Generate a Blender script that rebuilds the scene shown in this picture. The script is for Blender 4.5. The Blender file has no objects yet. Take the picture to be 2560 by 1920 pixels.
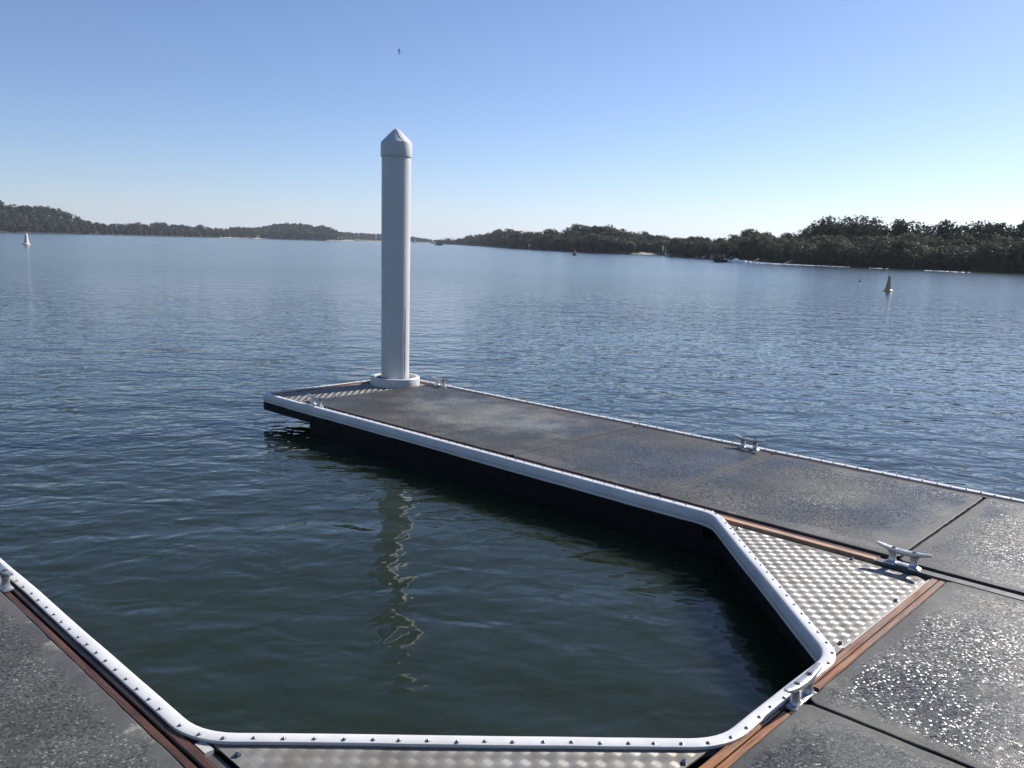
import bpy, math, random
from math import sin, cos, tan, pi, radians, hypot, atan2, sqrt
from mathutils import Vector, Matrix, noise

random.seed(7)
scene = bpy.context.scene
COL = scene.collection

# ------------------------------------------------------------------ camera
# world: metres, pontoon deck top at z = 0, X along the walkway, Y along the finger
EYE = Vector((0.0, 0.0, 1.6))
PITCH, ROLL, YAW = radians(9.44), radians(1.65), radians(43.247)
cam_d = bpy.data.cameras.new('camera')
cam_d.sensor_width = 36.0
cam_d.lens = 2097.6 / 2560.0 * 36.0
cam_d.clip_start, cam_d.clip_end = 0.05, 30000.0
cam = bpy.data.objects.new('camera', cam_d)
COL.objects.link(cam)
fwd = Vector((cos(YAW) * cos(PITCH), sin(YAW) * cos(PITCH), -sin(PITCH)))
rgt = Vector((sin(YAW), -cos(YAW), 0.0))
upv = rgt.cross(fwd)
r2 = cos(ROLL) * rgt + sin(ROLL) * upv
u2 = -sin(ROLL) * rgt + cos(ROLL) * upv
M = Matrix((r2, u2, -fwd)).transposed().to_4x4()
M.translation = EYE
cam.matrix_world = M
scene.camera = cam

# ------------------------------------------------------------------ sky, sun, exposure
SUN_AZ, SUN_EL = radians(-8.5), radians(33.5)        # azimuth from +X towards +Y
world = bpy.data.worlds.new('World')
scene.world = world
world.use_nodes = True
wt = world.node_tree
wt.nodes.clear()
sky = wt.nodes.new('ShaderNodeTexSky')
sky.sky_type = 'NISHITA'
sky.sun_disc = False
sky.sun_elevation = SUN_EL
sky.sun_rotation = pi / 2 - SUN_AZ
sky.altitude = 0.0
sky.air_density = 0.8
sky.dust_density = 0.3
sky.ozone_density = 6.0
bg = wt.nodes.new('ShaderNodeBackground')
bg.inputs['Strength'].default_value = 0.070
tint = wt.nodes.new('ShaderNodeMix'); tint.data_type = 'RGBA'; tint.blend_type = 'MULTIPLY'
tint.inputs[0].default_value = 1.0; tint.inputs[7].default_value = (1.32, 1.19, 1.18, 1.0)     # white balance of the whole sky
wo = wt.nodes.new('ShaderNodeOutputWorld')
wt.links.new(sky.outputs[0], tint.inputs[6])
wt.links.new(tint.outputs[2], bg.inputs['Color'])
wt.links.new(bg.outputs[0], wo.inputs['Surface'])

sun_d = bpy.data.lights.new('sun', 'SUN')
sun_d.energy = 5.0
sun_d.angle = radians(0.53)
sun_d.color = (1.0, 0.95, 0.88)
sun = bpy.data.objects.new('sun', sun_d)
COL.objects.link(sun)
sdir = Vector((cos(SUN_AZ) * cos(SUN_EL), sin(SUN_AZ) * cos(SUN_EL), sin(SUN_EL)))
sun.rotation_euler = sdir.to_track_quat('Z', 'Y').to_euler()
sun.location = (30, -3, 25)

scene.view_settings.view_transform = 'Standard'
scene.view_settings.look = 'None'
scene.view_settings.gamma = 1.0
scene.view_settings.use_curve_mapping = False
scene.view_settings.exposure = 0.68
scene.cycles.caustics_reflective = False
scene.cycles.caustics_refractive = False

WATER = -0.27

# ------------------------------------------------------------------ mesh helpers
class MB:
    """collects vertices and faces, then links them as ONE mesh object"""
    def __init__(s):
        s.v, s.f, s.attr = [], [], {}
    def add(s, verts, faces):
        b = len(s.v)
        s.v.extend(tuple(p) for p in verts)
        s.f.extend(tuple(i + b for i in f) for f in faces)
        return b
    def box(s, x0, x1, y0, y1, z0, z1):
        s.add([(x0, y0, z0), (x1, y0, z0), (x1, y1, z0), (x0, y1, z0),
               (x0, y0, z1), (x1, y0, z1), (x1, y1, z1), (x0, y1, z1)],
              [(3, 2, 1, 0), (4, 5, 6, 7), (0, 1, 5, 4), (1, 2, 6, 5), (2, 3, 7, 6), (3, 0, 4, 7)])
    def loft(s, rings, closed=True, caps=True):
        n = len(rings[0]); b = len(s.v)
        for r in rings: s.v.extend(tuple(p) for p in r)
        m = n if closed else n - 1
        for k in range(len(rings) - 1):
            for i in range(m):
                j = (i + 1) % n
                s.f.append((b + k * n + i, b + k * n + j, b + (k + 1) * n + j, b + (k + 1) * n + i))
        if caps:
            s.f.append(tuple(b + i for i in reversed(range(n))))
            e = b + (len(rings) - 1) * n
            s.f.append(tuple(e + i for i in range(n)))
    def lathe(s, prof, cx=0, cy=0, n=32, caps=True):
        rings = [[(cx + r * cos(2 * pi * i / n), cy + r * sin(2 * pi * i / n), z) for i in range(n)] for r, z in prof]
        s.loft(rings, True, caps)
    def tube(s, pts, radii, n=8):
        rings = []
        for k, p in enumerate(pts):
            p = Vector(p)
            a = Vector(pts[max(k - 1, 0)]); c = Vector(pts[min(k + 1, len(pts) - 1)])
            t = (c - a).normalized()
            u = t.orthogonal().normalized(); w = t.cross(u)
            rings.append([p + radii[k] * (cos(2 * pi * i / n) * u + sin(2 * pi * i / n) * w) for i in range(n)])
        s.loft(rings)
    def mesh(s, name, mat, smooth=None):
        me = bpy.data.meshes.new(name)
        me.from_pydata(s.v, [], s.f)
        me.update()
        if mat is not None: me.materials.append(mat)
        for k, vals in s.attr.items():
            at = me.attributes.new(k, 'FLOAT', 'POINT')
            at.data.foreach_set('value', vals)
        if smooth is not None:
            me.shade_smooth() if hasattr(me, 'shade_smooth') else None
            if smooth < 179: me.set_sharp_from_angle(angle=radians(smooth))
        return me

WLOC = {}
def tag(o, label=None, cat=None, group=None, kind=None):
    if label: o['label'] = label
    if cat: o['category'] = cat
    if group: o['group'] = group
    if kind: o['kind'] = kind
    return o
def thing(name, loc, label, cat, group=None):
    o = bpy.data.objects.new(name, None)
    o.empty_display_size = 0.3
    COL.objects.link(o)
    o.location = loc
    WLOC[o.name] = Vector(loc)
    return tag(o, label, cat, group)
def obj(name, mb, mat, parent=None, loc=None, smooth=None):
    """mesh given in world coordinates; origin at loc"""
    pl = WLOC[parent.name] if parent else Vector((0, 0, 0))
    l = Vector(loc) if loc is not None else pl.copy()
    mb.v = [(p[0] - l.x, p[1] - l.y, p[2] - l.z) for p in mb.v]
    o = bpy.data.objects.new(name, mb.mesh(name, mat, smooth))
    COL.objects.link(o)
    o.parent = parent
    o.location = l - pl
    WLOC[o.name] = l
    return o
def inst(name, me, parent, loc, rotz=0.0):
    """another object on an existing mesh, at a world place under an unrotated parent"""
    o = bpy.data.objects.new(name, me)
    COL.objects.link(o)
    o.parent = parent
    l = Vector(loc)
    o.location = l - (WLOC[parent.name] if parent else Vector((0, 0, 0)))
    o.rotation_euler = (0, 0, rotz)
    WLOC[o.name] = l
    return o
def copy_tree(o, parent=None):
    c = o.copy(); COL.objects.link(c); c.parent = parent
    for ch in o.children: copy_tree(ch, c)
    return c

# ------------------------------------------------------------------ material helpers
class NT:
    def __init__(s, name):
        s.m = bpy.data.materials.new(name); s.m.use_nodes = True
        s.t = s.m.node_tree; s.t.nodes.clear()
        s.out = s.t.nodes.new('ShaderNodeOutputMaterial')
        s.p = s.t.nodes.new('ShaderNodeBsdfPrincipled')
        s.t.links.new(s.p.outputs[0], s.out.inputs['Surface'])
    def n(s, typ, **kw):
        nd = s.t.nodes.new(typ)
        for k, v in kw.items(): setattr(nd, k, v)
        return nd
    def set(s, sock, val):
        if hasattr(val, 'links') or isinstance(val, bpy.types.NodeSocket): s.t.links.new(val, sock)
        else: sock.default_value = val
    def math(s, op, a, b=0.0, c=0.0, clamp=False):
        nd = s.n('ShaderNodeMath', operation=op); nd.use_clamp = clamp
        s.set(nd.inputs[0], a); s.set(nd.inputs[1], b)
        if len(nd.inputs) > 2: s.set(nd.inputs[2], c)
        return nd.outputs[0]
    def vmath(s, op, a, b=(0, 0, 0), scale=None):
        nd = s.n('ShaderNodeVectorMath', operation=op)
        s.set(nd.inputs[0], a); s.set(nd.inputs[1], b)
        if scale is not None: s.set(nd.inputs['Scale'], scale)
        return nd.outputs['Value'] if op in ('LENGTH', 'DOT_PRODUCT') else nd.outputs['Vector']
    def pos(s):
        return s.n('ShaderNodeNewGeometry').outputs['Position']
    def objco(s):
        return s.n('ShaderNodeTexCoord').outputs['Object']
    def mapping(s, v, scale=(1, 1, 1), rot=(0, 0, 0), loc=(0, 0, 0)):
        nd = s.n('ShaderNodeMapping'); s.set(nd.inputs['Vector'], v)
        nd.inputs['Scale'].default_value = scale; nd.inputs['Rotation'].default_value = rot; nd.inputs['Location'].default_value = loc
        return nd.outputs[0]
    def noise(s, v, scale, detail=3.0, rough=0.55, dist=0.0, color=False):
        nd = s.n('ShaderNodeTexNoise'); s.set(nd.inputs['Vector'], v); s.set(nd.inputs['Scale'], scale)
        nd.inputs['Detail'].default_value = detail; nd.inputs['Roughness'].default_value = rough
        nd.inputs['Distortion'].default_value = dist
        return nd.outputs['Color' if color else 'Fac']
    def ramp(s, fac, a, b, lo=0.0, hi=1.0):
        nd = s.n('ShaderNodeMapRange'); nd.interpolation_type = 'SMOOTHSTEP'
        s.set(nd.inputs['Value'], fac)
        nd.inputs['From Min'].default_value = a; nd.inputs['From Max'].default_value = b
        nd.inputs['To Min'].default_value = lo; nd.inputs['To Max'].default_value = hi
        return nd.outputs['Result']
    def mix(s, fac, a, b):
        nd = s.n('ShaderNodeMix', data_type='RGBA')
        s.set(nd.inputs[0], fac)
        for sock, v in ((nd.inputs[6], a), (nd.inputs[7], b)):
            if isinstance(v, tuple) and len(v) == 3: v = v + (1.0,)
            s.set(sock, v)
        return nd.outputs[2]
    def bump(s, h, dist=0.01, strength=1.0, normal=None):
        nd = s.n('ShaderNodeBump'); s.set(nd.inputs['Height'], h)
        nd.inputs['Distance'].default_value = dist; nd.inputs['Strength'].default_value = strength
        if normal is not None: s.set(nd.inputs['Normal'], normal)
        return nd.outputs[0]
    def base(s, c): s.set(s.p.inputs['Base Color'], c + (1.0,) if isinstance(c, tuple) and len(c) == 3 else c)
    def rough(s, r): s.set(s.p.inputs['Roughness'], r)
    def metal(s, r): s.set(s.p.inputs['Metallic'], r)
    def normal(s, r): s.set(s.p.inputs['Normal'], r)

def simple(name, c, rough=0.5, metal=0.0, var=0.15, scale=8.0, bump=0.0, bscale=60.0, spec=None):
    t = NT(name)
    if max(c) < 0.01 or spec is not None: t.p.inputs['Specular IOR Level'].default_value = 0.2 if spec is None else spec
    v = t.objco()
    f = t.noise(v, scale, 4.0)
    d = tuple(max(0.0, x * (1 - var)) for x in c); e = tuple(min(1.0, x * (1 + var)) for x in c)
    t.base(t.mix(t.ramp(f, 0.3, 0.7), d, e))
    t.rough(t.ramp(t.noise(v, scale * 2.3, 3.0), 0.25, 0.75, max(0.02, rough - 0.1), min(1, rough + 0.1)))
    t.metal(metal)
    if bump: t.normal(t.bump(t.noise(v, bscale, 4.0), bump))
    return t.m

# --- water: the normal is worked out from finite differences of a sum of ripples in world metres
def water_material():
    g = bpy.data.node_groups.new('ripple_height', 'ShaderNodeTree')
    g.interface.new_socket('Vector', in_out='INPUT', socket_type='NodeSocketVector')
    g.interface.new_socket('Calm', in_out='INPUT', socket_type='NodeSocketFloat')
    g.interface.new_socket('Height', in_out='OUTPUT', socket_type='NodeSocketFloat')
    gi = g.nodes.new('NodeGroupInput'); go = g.nodes.new('NodeGroupOutput')
    def mp(v, az, stretch):
        # local x = direction of travel at azimuth az, crests stretched along local y
        nd = g.nodes.new('ShaderNodeMapping'); nd.vector_type = 'TEXTURE'; g.links.new(v, nd.inputs['Vector'])
        nd.inputs['Rotation'].default_value = (0, 0, radians(az)); nd.inputs['Scale'].default_value = (1, stretch, 1)
        return nd.outputs[0]
    def nz(v, scale, detail, dist=0.0):
        nd = g.nodes.new('ShaderNodeTexNoise'); nd.noise_dimensions = '2D'
        g.links.new(v, nd.inputs['Vector']); nd.inputs['Scale'].default_value = scale
        nd.inputs['Detail'].default_value = detail; nd.inputs['Roughness'].default_value = 0.5
        nd.inputs['Distortion'].default_value = dist
        return nd.outputs['Fac']
    def mt(op, a, b):
        nd = g.nodes.new('ShaderNodeMath'); nd.operation = op
        for i, x in enumerate((a, b)):
            if isinstance(x, (int, float)): nd.inputs[i].default_value = x
            else: g.links.new(x, nd.inputs[i])
        return nd.outputs[0]
    V = gi.outputs['Vector']; calm = gi.outputs['Calm']
    # long low swell, then ripples travelling up and across the river
    a = mt('MULTIPLY', nz(mp(V, 48, 1.9), 1.05, 2.0, 0.4), 0.033)
    b = mt('MULTIPLY', nz(mp(V, 36, 1.5), 3.5, 2.0, 0.4), 0.0185)
    b2 = mt('MULTIPLY', nz(mp(V, 66, 1.5), 4.6, 2.0, 0.4), 0.0140)
    c = mt('MULTIPLY', nz(mp(V, 12, 1.5), 6.2, 2.0, 0.3), 0.0090)
    d = mt('MULTIPLY', nz(mp(V, 50, 1.5), 14.0, 2.0, 0.2), 0.0030)
    s1 = mt('ADD', a, mt('MULTIPLY', mt('ADD', b, b2), mt('ADD', mt('MULTIPLY', calm, 0.4), 0.6)))
    s2 = mt('MULTIPLY', mt('ADD', c, d), calm)
    g.links.new(mt('ADD', s1, s2), go.inputs['Height'])
    t = NT('river_water')
    P = t.pos()
    xyz = t.n('ShaderNodeSeparateXYZ'); t.set(xyz.inputs[0], P)
    X, Y = xyz.outputs[0], xyz.outputs[1]
    # sheltered water inside the berth and in the lee of the finger is smoother
    inx = t.math('MULTIPLY', t.ramp(X, 0.6, 2.2), t.ramp(X, 4.3, 7.5, 1.0, 0.35))
    iny = t.ramp(Y, 4.2, 7.5, 1.0, 0.0)
    shelter = t.math('MULTIPLY', inx, iny)
    streak = t.ramp(t.noise(t.mapping(t.mapping(P, (1, 1, 1), (0, 0, radians(-45))), (1.0, 0.35, 1)), 0.035, 4.0), 0.35, 0.68, 0.62, 1.12)
    calm = t.math('MULTIPLY', t.math('SUBTRACT', 1.0, t.math('MULTIPLY', shelter, 0.72)), streak)
    eps = 0.012
    hs = []
    for off in ((0, 0, 0), (eps, 0, 0), (0, eps, 0)):
        nd = t.n('ShaderNodeGroup'); nd.node_tree = g
        t.set(nd.inputs['Vector'], t.vmath('ADD', P, off)); t.set(nd.inputs['Calm'], calm)
        hs.append(nd.outputs[0])
    cmb = t.n('ShaderNodeCombineXYZ')
    t.set(cmb.inputs[0], t.math('DIVIDE', t.math('SUBTRACT', hs[0], hs[1]), eps))
    t.set(cmb.inputs[1], t.math('DIVIDE', t.math('SUBTRACT', hs[0], hs[2]), eps))
    cmb.inputs[2].default_value = 1.0
    t.normal(t.vmath('NORMALIZE', cmb.outputs[0]))
    murk = t.noise(P, 0.5, 3.0)
    t.base(t.mix(murk, (0.0120, 0.0190, 0.0110), (0.0165, 0.0245, 0.0145)))
    # choppier, hence broader reflections, out in the channel
    away = t.vmath('LENGTH', t.vmath('SUBTRACT', P, (4.0, 5.0, WATER)))
    t.rough(t.ramp(away, 5.0, 48.0, 0.03, 0.15))
    t.p.inputs['IOR'].default_value = 1.333
    # light wanders in the murk, so shadows on the water are soft
    t.p.subsurface_method = 'BURLEY'
    t.p.inputs['Subsurface Weight'].default_value = 1.0
    t.p.inputs['Subsurface Radius'].default_value = (0.8, 1.0, 0.9)
    t.p.inputs['Subsurface Scale'].default_value = 0.6
    return t.m

# --- exposed-aggregate concrete: wet stones, smoother pale border
def concrete_material(name, w0, w1, lift):
    t = NT(name)
    P = t.pos()
    at = t.n('ShaderNodeAttribute'); at.attribute_name = 'field'
    edge = t.math('ADD', t.math('MULTIPLY', t.noise(P, 9.0, 4.0), 0.6), t.math('MULTIPLY', t.noise(P, 2.2, 3.0), 0.55))
    field = t.ramp(t.math('ADD', at.outputs['Fac'], t.math('MULTIPLY', t.math('SUBTRACT', edge, 0.57), 1.9)), 0.25, 0.75)
    vo = t.n('ShaderNodeTexVoronoi'); vo.voronoi_dimensions = '2D'; t.set(vo.inputs['Vector'], P); vo.inputs['Scale'].default_value = 150.0
    sep = t.n('ShaderNodeSeparateColor'); t.set(sep.inputs[0], vo.outputs['Color'])
    big = t.noise(P, 0.75, 4.0, 0.6)
    wet = t.ramp(big, 0.36, 0.62, w0, w1)
    mid = t.noise(P, 3.3, 5.0, 0.65)
    stone = t.mix(t.ramp(sep.outputs[2], 0.0, 1.0), (0.036, 0.037, 0.038), (0.074, 0.074, 0.071))
    stone = t.mix(t.math('GREATER_THAN', sep.outputs[1], 0.80), stone, (0.009, 0.009, 0.010))
    stone = t.mix(t.math('GREATER_THAN', sep.outputs[2], 0.965), stone, (0.19, 0.185, 0.17))
    mortar = t.mix(mid, (0.033, 0.035, 0.038), (0.058, 0.059, 0.059))
    gap = t.ramp(vo.outputs['Distance'], 0.35, 0.62)
    agg = t.mix(t.math('MULTIPLY', gap, 0.55), stone, (0.026, 0.026, 0.026))
    c = t.mix(field, mortar, agg)
    # dried, pale scuffs lie mostly along the smoother border
    scuff = t.math('MULTIPLY', t.ramp(t.noise(P, 5.5, 6.0, 0.7), 0.56, 0.70), t.math('SUBTRACT', 1.0, t.math('MULTIPLY', field, 0.93)))
    c = t.mix(t.math('MULTIPLY', scuff, 0.75), c, (0.19, 0.18, 0.155))
    dry = t.mix(0.5, c, (0.088, 0.086, 0.078))
    c = t.mix(t.math('MULTIPLY', t.math('SUBTRACT', 1.0, wet), 0.55), c, dry)
    # places that have dried out: (centre, half sizes) in metres
    for cx, cy, rx, ry, amt in ((5.55, 5.55, 0.75, 1.1, 1.35), (5.15, 1.50, 0.8, 0.16, 0.6), (4.20, 0.98, 0.30, 0.26, 0.65), (2.62, 0.92, 0.26, 0.30, 0.7),
                                (2.45, 0.60, 0.22, 0.2, 0.5), (4.66, 1.95, 0.07, 0.5, 0.6), (6.12, 2.1, 0.10, 0.7, 0.5), (4.72, 1.1, 0.22, 0.3, 0.55), (2.95, 0.95, 0.18, 0.2, 0.4), (4.68, 4.15, 0.09, 0.5, 0.5)):
        q = t.vmath('MULTIPLY', t.vmath('SUBTRACT', P, (cx, cy, 0)), (1 / rx, 1 / ry, 0))
        dd = t.math('ADD', t.vmath('LENGTH', q), t.math('MULTIPLY', t.math('SUBTRACT', mid, 0.5), 2.4))
        c = t.mix(t.math('MULTIPLY', t.ramp(dd, 0.35, 1.15, 1.0, 0.0), amt * 0.6), c, (0.165, 0.160, 0.142))
    blot = t.ramp(t.noise(P, 2.1, 5.0, 0.6), 0.40, 0.62, 0.72, 1.1)
    mul = t.n('ShaderNodeMix', data_type='RGBA'); mul.blend_type = 'MULTIPLY'; mul.inputs[0].default_value = 1.0
    t.set(mul.inputs[6], c); cb = t.n('ShaderNodeCombineColor')
    for i in range(3): t.set(cb.inputs[i], t.math('MULTIPLY', blot, lift))
    t.set(mul.inputs[7], cb.outputs[0])
    t.base(mul.outputs[2])
    r = t.math('SUBTRACT', 0.64, t.math('MULTIPLY', t.math('MULTIPLY', wet, field), 0.31))
    r = t.math('ADD', r, t.math('MULTIPLY', scuff, 0.25))
    t.rough(t.math('ADD', r, t.math('MULTIPLY', t.math('SUBTRACT', sep.outputs[1], 0.5), 0.18), clamp=True))
    t.p.inputs['Specular IOR Level'].default_value = 0.26
    # every stone has a face of its own
    film = t.ramp(t.noise(t.mapping(P, (1, 1, 1), (0, 0, 0), (3.1, 7.7, 0)), 0.95, 3.0), 0.38, 0.60, 0.25, 1.0)
    k = t.math('ADD', 0.05, t.math('MULTIPLY', t.math('MULTIPLY', field, film), 0.74))
    cmb = t.n('ShaderNodeCombineXYZ')
    for ch in (0, 1):          # most stones lie nearly flat, a few are tipped
        d = t.math('SUBTRACT', sep.outputs[ch], 0.5)
        d3 = t.math('ADD', t.math('MULTIPLY', t.math('MULTIPLY', d, t.math('MULTIPLY', d, d)), 3.6), t.math('MULTIPLY', d, 0.14))
        t.set(cmb.inputs[ch], t.math('MULTIPLY', d3, k))
    N = t.n('ShaderNodeNewGeometry').outputs['Normal']
    nn = t.vmath('NORMALIZE', t.vmath('ADD', N, cmb.outputs[0]))
    t.normal(t.bump(t.math('SUBTRACT', 1.0, vo.outputs['Distance']), 0.0012, 0.4, nn))
    return t.m

def wood_material(name, dark, light, axis, rough=0.32):
    t = NT(name)
    P = t.pos()
    sc = (1.2, 26, 26) if axis == 'X' else (26, 1.2, 26)
    g = t.noise(t.mapping(P, sc), 3.0, 5.0, 0.6, 0.6)
    w = t.noise(P, 4.0, 4.0)
    c = t.mix(t.ramp(g, 0.3, 0.72), dark, light)
    c = t.mix(t.math('MULTIPLY', t.ramp(w, 0.45, 0.68), 0.55), c, tuple(x * 0.35 for x in dark))
    t.base(c)
    t.rough(t.ramp(w, 0.3, 0.7, rough - 0.1, rough + 0.22))
    t.normal(t.bump(g, 0.002, 0.6))
    return t.m

def leaf_material(name, a, b):
    t = NT(name)
    oi = t.n('ShaderNodeObjectInfo').outputs['Random']
    v = t.noise(t.objco(), 0.9, 3.0)
    c = t.mix(t.ramp(v, 0.3, 0.7), a, b)
    hs = t.n('ShaderNodeHueSaturation'); t.set(hs.inputs['Color'], c)
    t.set(hs.inputs['Value'], t.math('ADD', 0.75, t.math('MULTIPLY', oi, 0.5)))
    t.base(hs.outputs[0]); t.rough(0.75); t.p.inputs['Specular IOR Level'].default_value = 0.2
    tr = t.n('ShaderNodeBsdfTranslucent'); t.set(tr.inputs['Color'], hs.outputs[0])
    mx = t.n('ShaderNodeMixShader'); mx.inputs[0].default_value = 0.28
    t.t.links.new(t.p.outputs[0], mx.inputs[1]); t.t.links.new(tr.outputs[0], mx.inputs[2])
    t.t.links.new(mx.outputs[0], t.out.inputs['Surface'])
    return t.m

def metal_plate_material():
    t = NT('aluminium_tread_plate')
    P = t.pos()
    d = t.noise(P, 6.0, 5.0, 0.65)
    c = t.mix(t.ramp(d, 0.35, 0.7), (0.265, 0.255, 0.235), (0.19, 0.175, 0.145))
    t.base(c); t.metal(0.35)
    t.rough(t.ramp(t.noise(P, 14.0, 4.0), 0.3, 0.7, 0.42, 0.56))
    t.normal(t.bump(t.noise(P, 240.0, 3.0), 0.0006, 0.5))
    return t.m

MAT = {}
MAT['water'] = water_material()
MAT['concrete'] = concrete_material('wet_aggregate_concrete', 1.0, 0.15, 1.0)
MAT['concrete_dry'] = concrete_material('drier_aggregate_concrete', 0.35, 0.0, 1.55)
MAT['rail'] = simple('white_rubber', (0.59, 0.59, 0.58), 0.42, 0.0, 0.07, 5.0, 0.0015, 18.0)
MAT['black'] = simple('black_frame', (0.004, 0.0045, 0.005), 0.6, 0.0, 0.3)
MAT['float'] = simple('black_float', (0.003, 0.0035, 0.004), 0.6, 0.0, 0.3)
MAT['wood_x'] = wood_material('wet_hardwood_across', (0.13, 0.055, 0.022), (0.38, 0.18, 0.075), 'X')
MAT['wood_y'] = wood_material('wet_hardwood_along', (0.045, 0.022, 0.015), (0.125, 0.060, 0.034), 'Y')
MAT['wood_pale'] = wood_material('dry_orange_hardwood', (0.36, 0.20, 0.11), (0.52, 0.31, 0.18), 'Y', 0.6)
MAT['plate'] = metal_plate_material()
MAT['chrome'] = simple('stainless_screw', (0.30, 0.30, 0.30), 0.24, 1.0, 0.1)
MAT['cleat'] = simple('cast_aluminium', (0.46, 0.46, 0.465), 0.36, 0.8, 0.12, 30.0, 0.0008, 90.0)
MAT['recess_shade'] = simple('painted_recess_shade', (0.02, 0.02, 0.02), 0.5)
MAT['seal'] = simple('grey_sealant', (0.42, 0.42, 0.40), 0.6)
MAT['grey_beam'] = simple('grey_painted_beam', (0.075, 0.073, 0.068), 0.5, 0.0, 0.3)
MAT['pile'] = simple('white_pile_sleeve', (0.55, 0.56, 0.55), 0.36, 0.0, 0.05, 1.5, 0.004, 2.5)
MAT['pile_cap'] = simple('white_pile_cap', (0.56, 0.56, 0.56), 0.38, 0.0, 0.03, 4.0, 0.003, 9.0)
MAT['collar'] = simple('white_collar', (0.55, 0.55, 0.55), 0.4, 0.0, 0.10, 9.0, 0.004, 12.0)
MAT['gull'] = simple('dark_feathers', (0.05, 0.05, 0.055), 0.7)
MAT['leaf_m'] = leaf_material('mangrove_leaves', (0.050, 0.058, 0.036), (0.105, 0.108, 0.066))
MAT['leaf_d'] = leaf_material('dark_leaves', (0.028, 0.036, 0.026), (0.058, 0.066, 0.042))
MAT['bark'] = simple('grey_bark', (0.13, 0.11, 0.09), 0.8, 0.0, 0.3, 3.0)

# ------------------------------------------------------------------ water and land
mb = MB()
mb.add([(-900, -1800, WATER), (9000, -1800, WATER), (9000, 9000, WATER), (-900, 9000, WATER)], [(0, 1, 2, 3)])
tag(obj('river_water', mb, MAT['water']), 'dark green rippled river water with blue sky reflections', kind='structure')

def lerp_table(tab, a):
    """tab sorted by falling azimuth (deg)"""
    if a >= tab[0][0]: return tab[0][1]
    for (a0, v0), (a1, v1) in zip(tab, tab[1:]):
        if a0 >= a >= a1:
            k = (a0 - a) / max(a0 - a1, 1e-6)
            return v0 + (v1 - v0) * k
    return tab[-1][1]

def bank_material():
    t = NT('bank_sand_and_mud')
    P = t.pos()
    z = t.n('ShaderNodeSeparateXYZ'); t.set(z.inputs[0], P)
    n = t.noise(P, 0.12, 5.0, 0.6)
    sand = t.mix(t.noise(P, 0.5, 4.0), (0.36, 0.28, 0.20), (0.48, 0.40, 0.30))
    mud = t.mix(n, (0.016, 0.015, 0.012), (0.040, 0.036, 0.026))
    at = t.n('ShaderNodeAttribute'); at.attribute_name = 'sand'
    t.base(t.mix(t.math('MULTIPLY', at.outputs['Fac'], 1.0), mud, sand))
    t.rough(0.9)
    return t.m
MAT['bank'] = bank_material()

def bank(name, shore, az0, az1, step, offsets, zf, sand=lambda a: 0.0, label=None):
    mb = MB(); attr = []
    n = int(round((az0 - az1) / step)) + 1
    rows = len(offsets)
    for i in range(n):
        a = az0 + (az1 - az0) * i / (n - 1)
        D = lerp_table(shore, a)
        D += 0.012 * D * (noise.noise((a * 1.7, 3.1, 0)) + 0.5 * noise.noise((a * 6.0, 1.1, 0)))
        for k, (o, z) in enumerate(offsets):
            d = D + o
            zz = zf(a, d, o, z)
            mb.v.append((d * cos(radians(a)), d * sin(radians(a)), zz))
            attr.append(sand(a) if k < 4 else 0.0)
    for i in range(n - 1):
        for k in range(rows - 1):
            mb.f.append((i * rows + k, i * rows + k + 1, (i + 1) * rows + k + 1, (i + 1) * rows + k))
    mb.attr['sand'] = attr
    return tag(obj(name, mb, MAT['bank'], smooth=180), label, kind='structure')

# skylines as measured from the pontoon: (azimuth, elevation) in degrees
SKY_A = [(76.04,2.09),(74.95,1.90),(74.39,1.73),(74.24,1.41),(73.84,1.53),(72.97,1.55),(72.20,1.48),(71.49,1.38),(70.90,1.17),(70.60,1.01),(70.36,0.85),(69.94,0.70),(69.07,0.59),(67.79,0.62),(67.27,0.73),(66.82,0.60),(65.95,0.80),(65.16,0.66),(64.49,0.69),(63.95,0.53),(63.53,0.79),(63.13,0.55),(61.74,0.49),(61.31,0.67),(60.32,0.61)]
SKY_B = [(61.22,0.60),(60.51,0.62),(59.51,0.77),(59.07,0.93),(58.35,0.99),(57.26,0.99),(56.53,0.86),(56.16,0.95),(55.56,0.78),(54.97,0.54),(54.67,0.25)]
SKY_C = [(56.2,0.54),(54.67,0.51),(53.54,0.49),(52.41,0.45),(50.42,0.35),(49.35,0.24),(48.57,0.12),(47.4,0.10)]
SKY_D1 = [(48.82,0.08),(48.36,0.09),(47.51,0.19),(46.97,0.40),(46.43,0.61),(45.81,0.70),(45.11,0.80),(44.65,1.06),(43.72,1.12),(42.94,1.01),(42.24,0.96),(41.77,0.89),(41.23,1.10),(40.61,1.04),(39.98,0.87),(39.84,1.10),(39.08,1.58),(38.31,1.56),(37.39,1.67),(37.00,1.44),(36.38,1.42),(36.07,1.20),(35.60,0.98),(35.07,1.07),(34.00,1.06),(33.24,0.93),(32.63,0.87),(31.0,0.75)]
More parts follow.
